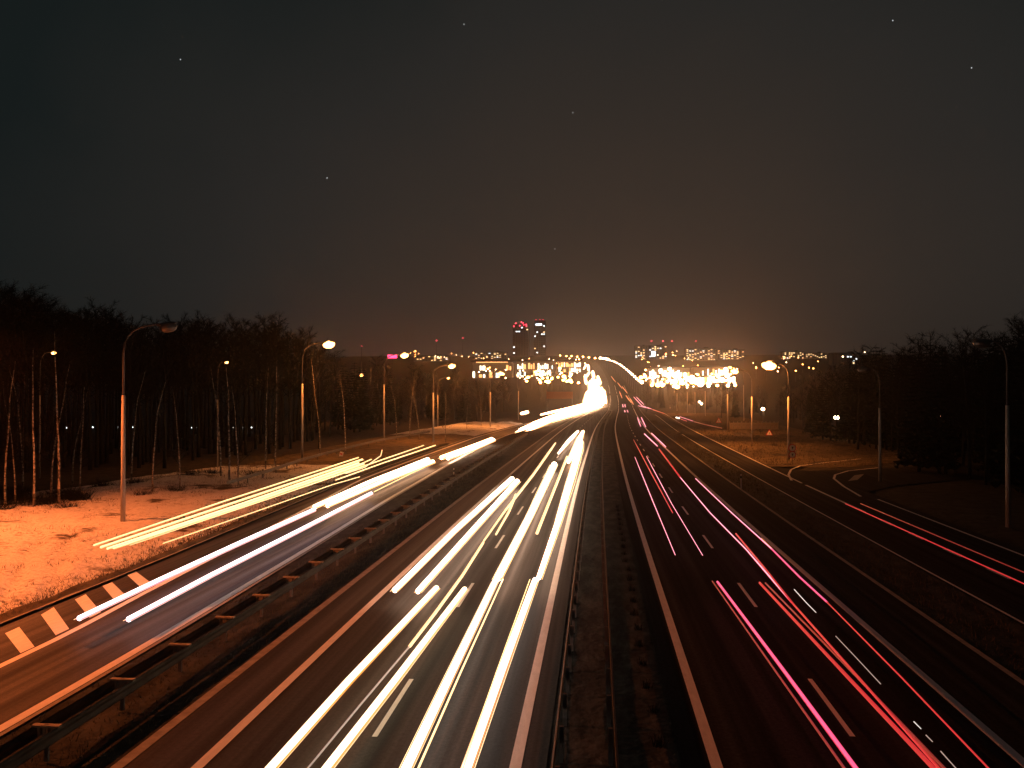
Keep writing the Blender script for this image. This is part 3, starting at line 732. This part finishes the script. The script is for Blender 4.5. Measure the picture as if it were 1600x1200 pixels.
for dx_, dz_ in ((-.42,-3),(-.3,2),(-.05,-2.5),(.05,4),(.15,2.5),(.34,0),(.36,-3),(.2,-1)):
    s = MB(); s.ball((0,0,0), .95, 8, 5); s.build('red_beacon', E_red, t).location = (w*dx_, -1, H+dz_)
t, w, H = building('tower_block', 'right one of two dark towers, with a white lit band near its top', 834, 852, 501, 1480, 22, 17, 5, .06, M_wall2, .3, 5, None, 'tower')
s = MB(); s.box((-.06*w,-.4,H-7), (w*.55,.5,3.0)); s.build('lit_band', E_winc, t)
for dx_ in (-.3, .05, .3):
    s = MB(); s.ball((0,0,0), .6, 8, 5); s.build('red_beacon', E_red, t).location = (w*dx_, -1, H+1.5)
building('apartment_block', 'wide apartment block with scattered warm windows right of the bright yard', 1072, 1118, 545, 1150, 16, 9, 11, .34, M_wall, .85, 8, 'apartment blocks')
building('apartment_block', 'second apartment block adjoining on the right, close to the bright glare', 1121, 1163, 547, 1180, 16, 8, 10, .34, M_wall, .85, 9, 'apartment blocks')
building('apartment_block', 'apartment block left of the yard below the red beacons', 992, 1012, 541, 1200, 16, 9, 5, .3, M_wall, .8, 12, 'apartment blocks')
t, w, H = building('apartment_block', 'block with a cool white lit sign below the red beacons', 1014, 1042, 540, 1210, 16, 8, 7, .25, M_wall2, .5, 13, 'apartment blocks')
s = MB(); s.box((-w*.25,-.5,H-12), (w*.22,.5,7)); s.build('lit_sign', E_winc, t); s = MB(); s.box((w*.1,-.5,H-24), (w*.5,.5,4)); s.build('green_lit_sign', E_green, t)
building('apartment_block', 'low long block with small warm windows right of the largest right glare', 1222, 1256, 550, 1200, 14, 5, 10, .35, M_wall, .95, 15, 'apartment blocks')
building('apartment_block', 'low long block with small warm windows close to the right wood', 1259, 1292, 552, 1220, 14, 5, 10, .32, M_wall, .95, 16, 'apartment blocks')
building('apartment_block', 'dim block with few cool windows just above the right wood', 1300, 1345, 552, 1000, 14, 5, 10, .14, M_wall2, .1, 17, 'apartment blocks')
building('apartment_block', 'distant block with warm windows above the left white hall', 742, 792, 551, 1250, 16, 6, 12, .3, M_wall, .8, 18, 'apartment blocks')
building('apartment_block', 'distant low block above the trees between the left street lamps', 646, 700, 556, 1150, 14, 4, 12, .3, M_wall2, .8, 19, 'apartment blocks')
# white lit halls
def hall(label, px0, px1, pyt, pyb, bays, seed, bright, fascia):
    Y = ground_hit(pyb); a = P(px0, pyt, Y); b_ = P(px1, pyb, Y); w = b_.x-a.x; H = a.z-b_.z; cx = (a.x+b_.x)/2
    t = thing('lit_hall', label, 'hall', (cx, Y, b_.z), 0, 'lit halls')
    s = MB(); s.box((0,10,H/2-2), (w,20,H+4)); s.build('wall', M_panel, t)
    s = MB(); s.box((0,9.5,H+.5), (w+3,23,.9)); s.build('roof', M_roof, t)
    cw = w/bays; rn_ = random.Random(seed)
    for i in range(bays):
        for z0, z1 in ((.05,.45),(.5,.9)):
            if rn_.random() > bright: continue
            hh = H*(z1-z0)*rn_.uniform(.45,1); m_ = rn_.choice((E_shop,E_shop,E_shopc,E_shopg))
            s = MB(); s.box((-w/2+cw*(i+.5)+rn_.uniform(-.1,.1)*cw, -.1, H*z0+hh/2), (cw*rn_.uniform(.35,.9),.4,hh)); s.build('shop_window', m_, t)
    if fascia: s = MB(); s.box((0,-2.1,H-.1), (w*.8,.3,.6)); s.build('lit_fascia', E_shopg, t)
    return t
hall('long hall with a thin lit roof edge behind the left street lamps', 738, 800, 566, 591, 12, 1, .35, True)
hall('white lit hall in the centre left of the climbing traffic', 804, 868, 565, 588, 18, 2, .62, False)
hall('orange white lit hall beside the traffic just below the crest', 872, 908, 564, 582, 9, 3, .8, False)
hall('white lit showroom with the brightest front on the right', 1014, 1078, 575, 601, 16, 4, .7, False)
hall('white lit showroom right half beside the street lamps', 1084, 1142, 574, 599, 14, 5, .6, False)
s = MB()
t = thing('lit_sign', 'small red lit sign on a post left of the second left glare', 'sign', P(613,590,520), 0); t.location.z = P(613,557,520).z-9
s.tube([(0,0,-3),(0,0,8)], .15, 8); s.build('post', M_dark, t); s = MB(); s.box((0,0,9), (6,.5,2.2)); s.build('sign_face', E_redsign, t)
for px, py, Y, lb in ((565,541,800,'red and white beacon right of the largest left glare'),(682,532,1400,'left red mast beacon over the left street lamps'),(723,528,1450,'right red mast beacon over the left street lamps'),
                      (1018,533,1400,'leftmost red mast beacon above the right blocks'),(1036,533,1400,'second red mast beacon from the left above the right blocks'),(1050,533,1400,'third red mast beacon above the right blocks'),(1087,533,1400,'rightmost red mast beacon above the right blocks')):
    p = P(px, py, Y); h = p.z - rise(Y)
    t = thing('beacon_mast', lb, 'mast', (p.x, Y, rise(Y)), 0, 'red beacon masts')
    s = MB(); s.tube([(0,0,0),(0,0,h)], [.5,.15], 6); s.build('mast', M_dark, t)
    s = MB(); s.ball((0,0,h), .95*Y/1400, 8, 5); s.build('red_beacon', E_red, t)

a = P(854,612,330); b_ = P(895,623,330); z0 = rise(330)
t = thing('direction_board', 'brown lit board on two posts above the great headlight glare', 'sign board', ((a.x+b_.x)/2, 330, z0), 0); w = b_.x-a.x
s = MB(); s.box((0,0,(a.z+b_.z)/2-z0), (w,.25,a.z-b_.z)); s.build('board', mat('brown_board', (.30,.14,.07), .7, .2), t)
for sx in (-.48,.48):
    s = MB(); s.tube([(w*sx,.3,-.5),(w*sx,.3,a.z-z0)], .16, 8); s.build('post', M_steel, t)
# ------------------------------------------------------------------ signs, delineators, fence
def sign_post(name, label, px, pyb, plates, h, Y=None, group=None):
    p = G(px, pyb); t = thing(name, label, 'road sign', p, 0, group)
    s = MB(); s.tube([(0,0,-.2),(0,0,h)], .04, 8); s.build('post', M_steel, t)
    for kind, z, r in plates:
        if kind == 'tri':
            for nm, rr, y_, m_ in (('sign_plate', r, 0, M_signr), ('sign_face', r*.74, -.03, M_signw)):
                s = MB(); a = [(rr*math.cos(R(90+120*i)), rr*math.sin(R(90+120*i))) for i in range(3)]
                s.add([(x, y_-.05, z+q) for x, q in a]+[(x, y_-.02, z+q) for x, q in a], [(0,1,2),(5,4,3),(0,3,4,1),(1,4,5,2),(2,5,3,0)]); s.build(nm, m_, t)
            s = MB(); s.box((0,-.09,z+.05*r), (r*.12,.015,r*.55)); s.build('symbol', M_black, t)
        else:
            for nm, rr, y_, m_ in (('sign_plate', r, 0, M_signr), ('sign_face', r*.78, -.03, M_signw)):
                s = MB(); s.tube([(0,y_-.05,z),(0,y_-.02,z)], rr, 20); s.build(nm, m_, t)
            s = MB(); s.box((0,-.09,z-.02), (r*.2,.015,r*.5)); s.box((r*.02,-.09,z+r*.22), (r*.5,.015,r*.2)); s.build('symbol', M_black, t)
    return t
sign_post('warning_sign', 'small red edged triangle sign far up the orange lit clearing', 1123, 669, [('tri', 1.6, .75)], 2.0)
sign_post('warning_sign', 'red edged triangle sign at the dark edge of the clearing', 1202, 694, [('tri', 1.7, .62)], 2.2)
sign_post('round_sign', 'post with two round red edged signs one above the other by the side road', 1238, 722, [('round', 1.65, .46), ('round', .85, .42)], 2.2)
sign_post('marker_sign', 'white reflective marker tilted on the snow bank beside the yellow lines', 531, 722, [], .3)
t = thing('marker_board', 'white marker board on the snow beside the yellow bus lines', 'marker', G(533,719), 0)
s = MB(); s.box((0,0,.55), (.42,.05,.9), M=Matrix.Rotation(R(12),3,'Y')); s.build('board', M_signw, t); s = MB(); s.box((.02,-.045,.75), (.3,.02,.16), M=Matrix.Rotation(R(12),3,'Y')); s.build('stripe', M_signr, t)
def delineator(px, py, label, h=1.0):
    t = thing('delineator_post', label, 'marker post', G(px, py), 0, 'white marker posts on the verges')
    s = MB(); s.tube([(0,0,-.1),(0,0,h)], [.06,.05], 8); s.build('post', M_signw, t)
    s = MB(); s.tube([(0,0,h*.70),(0,0,h*.86)], .062, 8); s.build('band', M_black, t)
delineator(709, 751, 'white marker post on the left dark verge', 1.15); delineator(1158, 762, 'white marker post on the right dark verge', 1.15); delineator(1047, 640, 'white marker post far along the slip road', 1.8)
# low panel fence in the far right clearing
t = thing('panel_fence', 'low pale panel fence in front of the dark trees behind the right clearing', 'fence', G(1140,668), 0)
o0 = G(1140,671); o1 = G(1216,671); t.location = o0; nn = 12
d = (o1-o0)/nn; ps = MB(); ps.box((0,0,.75), (d.length*.90,.06,1.4)); pm = ps.mesh('panel', M_panel); qs = MB(); qs.box((0,0,.8), (.14,.14,1.8)); qm = qs.mesh('post', M_kerb)
for i in range(nn+1):
    link('post', qm, t, d*i)
    if i < nn: link('panel', pm, t, d*(i+.5), math.atan2(d.y, d.x))

# ------------------------------------------------------------------ trees
def bare_tree(seed, h, trunk_m, spread=.28, first=.35, nb=26, lean=.06, twigs=16, rk=1.0):
    """trunk mesh and crown mesh (limbs and twigs) of a leafless tree"""
    rn_ = random.Random(seed); T = MB(); C = MB()
    lx, ly = rn_.gauss(0,lean), rn_.gauss(0,lean); tp = []
    for i in range(9):
        t = i/8; tp.append(Vector((lx*h*t*t + .03*h*noise.noise(Vector((seed, t*2.5, 0)))*t, ly*h*t*t + .03*h*noise.noise(Vector((seed, t*2.5, 7)))*t, h*t-(.2 if i==0 else 0))))
    r0 = (.0095*h+.03)*rk; T.tube(tp, [r0*(1-.9*i/8)+.008 for i in range(9)], 7)
    def at(t):
        k_ = min(7, int(t*8)); return tp[k_].lerp(tp[k_+1], t*8-k_)
    for i in range(nb):
        t = first+(1-first)*((i+rn_.random())/nb)*.98; p = at(min(.99,t)); a = i*2.4+rn_.uniform(-.4,.4)
        ln = h*spread*(1.15-t*.75)*rn_.uniform(.6,1.15); d_ = Vector((math.cos(a), math.sin(a), rn_.uniform(.5,1.1))).normalized()
        q = [p]; 
        for k_ in range(3):
            d_ = (d_ + Vector((rn_.gauss(0,.16), rn_.gauss(0,.16), rn_.gauss(.08,.12)))).normalized(); q.append(q[-1]+d_*ln/3)
        rb = r0*.36*(1.2-t); C.tube(q, [rb, rb*.7, rb*.42, .006], 4, False)
        for k_ in range(twigs):
            u = rn_.uniform(.25, 1)*2.99; j = int(u); b0 = q[j].lerp(q[j+1], u-j)
            td = (d_ + Vector((rn_.gauss(0,.6), rn_.gauss(0,.6), rn_.gauss(.1,.45)))).normalized(); tl = ln*rn_.uniform(.18,.5)
            sd = td.cross(Vector((rn_.gauss(0,1), rn_.gauss(0,1), rn_.gauss(0,1)))).normalized()*(.006+h*.0009)
            e_ = b0+td*tl; C.add([b0-sd, b0+sd, e_], [(0,1,2)])
            for m_ in range(2):
                s0 = b0.lerp(e_, rn_.uniform(.3,.8)); t2 = (td+Vector((rn_.gauss(0,.7), rn_.gauss(0,.7), rn_.gauss(0,.6)))).normalized()*tl*.5
                C.add([s0-sd*.7, s0+sd*.7, s0+t2], [(0,1,2)])
    return T.mesh('trunk', trunk_m, True), C.mesh('crown', M_twig)
def fir_tree(seed, h):
    rn_ = random.Random(seed); T = MB(); C = MB(); T.tube([(0,0,-.3),(0,0,h*.97)], [.012*h+.04,.02], 7)
    nl = 26
    for i in range(nl):
        t = .12+.87*i/nl; z = h*t; ln = h*.17*(1-t)**.75+.25
        for k_ in range(9):
            a = k_*.7+i*1.9+rn_.uniform(-.2,.2); l2 = ln*rn_.uniform(.65,1.15); d_ = Vector((math.cos(a), math.sin(a), -.28)); sd = Vector((-math.sin(a), math.cos(a), 0))
            p0 = Vector((0,0,z)); p1 = p0+d_*l2*.55; p2 = p0+d_*l2+Vector((0,0,.12*l2)); w_ = l2*.17
            C.add([p0, p1+sd*w_+Vector((0,0,-.10*l2)), p2, p1-sd*w_+Vector((0,0,-.10*l2))], [(0,1,2),(0,2,3)])
            for m_ in range(3):
                u = rn_.uniform(.3,1); q = p0+d_*l2*u; sgn = rn_.choice((-1,1)); C.add([q, q+sd*sgn*l2*.3+d_*.15*l2, q+sd*sgn*l2*.2+Vector((0,0,-.18*l2))], [(0,1,2)])
    return T.mesh('trunk', M_bark, True), C.mesh('crown', M_fir)
def put_tree(name, meshes, loc, sc, rz, label, cat, group):
    t = thing(name, label, cat, loc, rz, group); t.scale = (sc[0], sc[0], sc[1])
    link('trunk', meshes[0], t); link('crown', meshes[1], t); return t
HB = 14.0
birches = [bare_tree(100+i, HB, M_birch, .17, .22, 26, .07, 12, .55) for i in range(6)]
darks = [bare_tree(200+i, HB, M_bark, .30, .28, 34, .04, 26) for i in range(6)]
highs = [bare_tree(250+i, HB, M_bark, .27, .46, 34, .04, 28) for i in range(5)]
firs = [fir_tree(300+i, HB) for i in range(4)]
rn = random.Random(21)
# birches at the edge of the snow field
bt = [(8,792,560,'birch'),(24,788,610,''),(53,795,540,''),(92,790,515,''),(113,752,600,''),(80,775,560,''),(238,772,590,''),(281,766,600,''),(358,752,560,''),(372,760,600,''),(125,770,600,''),(36,770,575,''),(345,745,570,''),(205,756,575,'')]
lab = ['birch trunk at the left picture edge','reddish lit birch second from the left edge','leaning birch with a forked stem in the left group','tall white birch at the right of the left group','thin birch behind the left group','birch hidden between the two brightest left stems',
       'thin bent birch on the snow right of the unlit lamp pole','birch stump thick at its foot on the snow edge','left birch of the pair before the dark wood','right birch of the pair before the dark wood','sapling leaning beside the left group','slim birch behind the leftmost stems','faint birch behind the pair','dark thin tree left of the unlit lamp pole']
for (px, pyb, pyt, _), lb in zip(bt, lab):
    g = G(px, pyb, .3); top = P(px, pyt, g.y); h = max(6, top.z-g.z); i = rn.randrange(6)
    put_tree('birch_tree', birches[i], (g.x, g.y, .1), (min(1.1, h/HB+.15), h/HB), rn.uniform(0,6.28), lb, 'birch', 'birches on the snow edge')
# slim trees further along
for px, pyb, pyt in ((655,690,600),(696,690,610),(729,672,615),(752,667,610),(640,688,590),(620,690,600),(500,715,560),(540,712,575),(430,730,560),(415,735,570)):
    g = G(px, pyb, .2); top = P(px, pyt, g.y); h = max(5, top.z-g.z)
    put_tree('slim_tree', birches[rn.randrange(6)], (g.x, g.y, 0), (h/HB+.1, h/HB), rn.uniform(0,6.28), 'slim bare tree at the wood edge beyond the exit road', 'tree', 'slim trees along the wood edge')
# forest silhouettes
def sil(tab):
    f = hermite(tab); return f
silL = sil([(-80,450),(0,462),(40,466),(60,480),(100,490),(160,488),(200,508),(240,515),(290,512),(320,502),(350,515),(385,506),(430,508),(470,525),(520,556),(580,566),(640,572),(700,585),(780,592),(800,600)])
silR = sil([(1000,604),(1100,603),(1180,606),(1240,600),(1270,585),(1300,576),(1340,560),(1370,540),(1400,545),(1440,540),(1462,520),(1480,545),(1505,532),(1540,528),(1580,515),(1610,500),(1700,480)])
MARKS = [(55,'behind the leftmost birches'),(120,'behind the right half of the birch group'),(185,'left of the unlit lamp pole'),(260,'right of the unlit lamp pole'),(340,'before the lone lamp of the wood'),(420,'right of the lone lamp of the wood'),
 (475,'left of the first lit lamp pole'),(540,'right of the first lit lamp pole'),(600,'left of the second lit lamp pole'),(690,'right of the second lit lamp pole'),(770,'under the lit hall'),(830,'beside the glare'),
 (1060,'under the left half of the yard lights'),(1110,'under the right half of the yard lights'),(1180,'behind the panel fence'),(1240,'under the largest right glare'),(1310,'right of the two round signs'),(1380,'by the junction lamp pole'),(1450,'right of the junction lamp pole'),(1520,'around the white house lamp'),(1570,'left of the rightmost lamp pole'),(1800,'at the right picture edge')]
def forest(f, x0, x1, step, Yf, label, group, name, kinds):
    px = x0
    while px < x1:
        Y = Yf(px)*rn.uniform(.85, 1.25); top = f(px) + rn.choice((0,0,5,12,22)) + rn.gauss(0,5) ; p = P(px, top, Y); z0 = ground_z(p.x, Y)-.35; h = p.z-z0
        if any((p.x-q_.x)**2 + (p.y-q_.y)**2 < (13 if q_.y > 90 else 5)**2 for q_ in LAMP_AT): px += 2; continue
        kd = rn.choice(kinds); ms = {'d': darks, 'f': firs, 'h': highs}[kd]; ww = h/HB*rn.uniform(.9,1.25) if kd != 'f' else h/HB*rn.uniform(.9,1.2)
        put_tree(name if kd != 'f' else 'fir_tree', ms[rn.randrange(len(ms))], (p.x, Y, z0), (ww, h/HB), rn.uniform(0,6.28), (label if kd != 'f' else label.replace('bare', 'evergreen')) + ' ' + next(m_ for q_, m_ in MARKS if px < q_), 'tree', group if kd != 'f' else group+' evergreens')
        px += step*rn.uniform(.6,1.4)
forest(silL, -60, 500, 7, lambda x: 88+x*.05, 'bare dark tree of the front rows', 'trees of the left wood', 'bare_tree', 'hhhh')
forest(silL, -60, 500, 8, lambda x: 115+x*.08, 'bare dark tree of the rear rows', 'trees deep in the left wood', 'bare_tree', 'hhhh')
forest(silL, 480, 800, 7, lambda x: 150+(x-480)*.45, 'bare dark tree beyond the exit road', 'trees behind the exit road', 'bare_tree', 'dddf')
forest(silR, 1285, 1680, 8, lambda x: 120-(x-1285)*.12, 'bare dark tree of the front rows', 'trees of the right wood', 'bare_tree', 'dddf')
forest(silR, 1265, 1680, 8, lambda x: 155-(x-1265)*.15, 'bare dark tree of the rear rows', 'trees deep in the right wood', 'bare_tree', 'ddff')
forest(silR, 1010, 1275, 6, lambda x: 400-(x-1010)*.75, 'bare dark tree of the far strip', 'trees before the bright yard', 'bare_tree', 'dddf')
# brush at the foot of the left trunks and in the median
def brush_mesh(seed, m):
    rn_ = random.Random(seed); s = MB()
    for i in range(240):
        a = rn_.uniform(0,6.28); d_ = Vector((math.cos(a)*rn_.uniform(.2,1), math.sin(a)*rn_.uniform(.2,1), rn_.uniform(.3,1.2))).normalized(); p = Vector((rn_.gauss(0,.35), rn_.gauss(0,.35), -.05)); l = rn_.uniform(.4,1.3)
        sd = d_.cross(Vector((rn_.gauss(0,1),rn_.gauss(0,1),.3))).normalized()*.016; q = p+d_*l; s.add([p-sd, p+sd, q], [(0,1,2)])
    return s.mesh('bush', m)
br = [brush_mesh(i, M_twig) for i in range(3)]; bg_ = [brush_mesh(9, M_grass)]
for i in range(26):
    px = rn.uniform(-10,130); py = rn.uniform(772,800); g = G(px, py, .2); o = tag(link('bush', br[i % 3], None, g, rn.uniform(0,6)), 'low dark brush at the foot of the left birches', 'bush', 'brush under the birches'); o.scale = (1.2,1.2,rn.uniform(.7,1.5))
for px, py in ((222,778),(300,745),(210,757),(275,770),(330,742),(125,785),(395,745),(160,760)):
    tag(link('bush', br[rn.randrange(3)], None, G(px, py, .25), rn.uniform(0,6)), 'bare scrub on the snow near the unlit lamp pole', 'bush', 'scrub on the snow')
for px, py, lb in ((943,661,'left dry shrub in the median near the far bend'),(950,655,'right dry shrub in the median near the far bend'),(1022,661,'dry shrub on the right verge far away'),(1064,678,'dry shrub on the right verge nearer')):
    o = tag(link('bush', bg_[0], None, G(px, py), rn.uniform(0,6)), lb, 'bush', 'dry shrubs on the verges'); o.scale = (1.3,1.3,1.4)

# ------------------------------------------------------------------ stars
s = MB(); s.ball((0,0,0), 2.6, 6, 4); sm = s.mesh('star', E_star)
for px, py in ((725,38),(282,93),(1395,32),(1518,106),(895,176),(511,278),(867,389)):
    tag(link('star', sm, None, P(px, py, 4500)), 'tiny white star in the dark sky', 'star', 'stars')

# ------------------------------------------------------------------ haze
zt = 150
hb = MB(); hb.box((0, 1240, (zt-5)/2), (5600, 2900, zt+5))
hm = bpy.data.materials.new('haze'); hm.use_nodes = True; t = hm.node_tree; t.nodes.remove(t.nodes['Principled BSDF'])
v = t.nodes.new('ShaderNodeVolumePrincipled'); v.inputs['Density'].default_value = HAZE_DENSITY; v.inputs['Anisotropy'].default_value = HAZE_G
v.inputs['Color'].default_value = (.9,.9,.9,1); t.links.new(v.outputs[0], t.nodes['Material Output'].inputs['Volume'])
hz = hb.build('haze', hm); tag(hz, 'thin night haze', 'haze', kind='stuff')
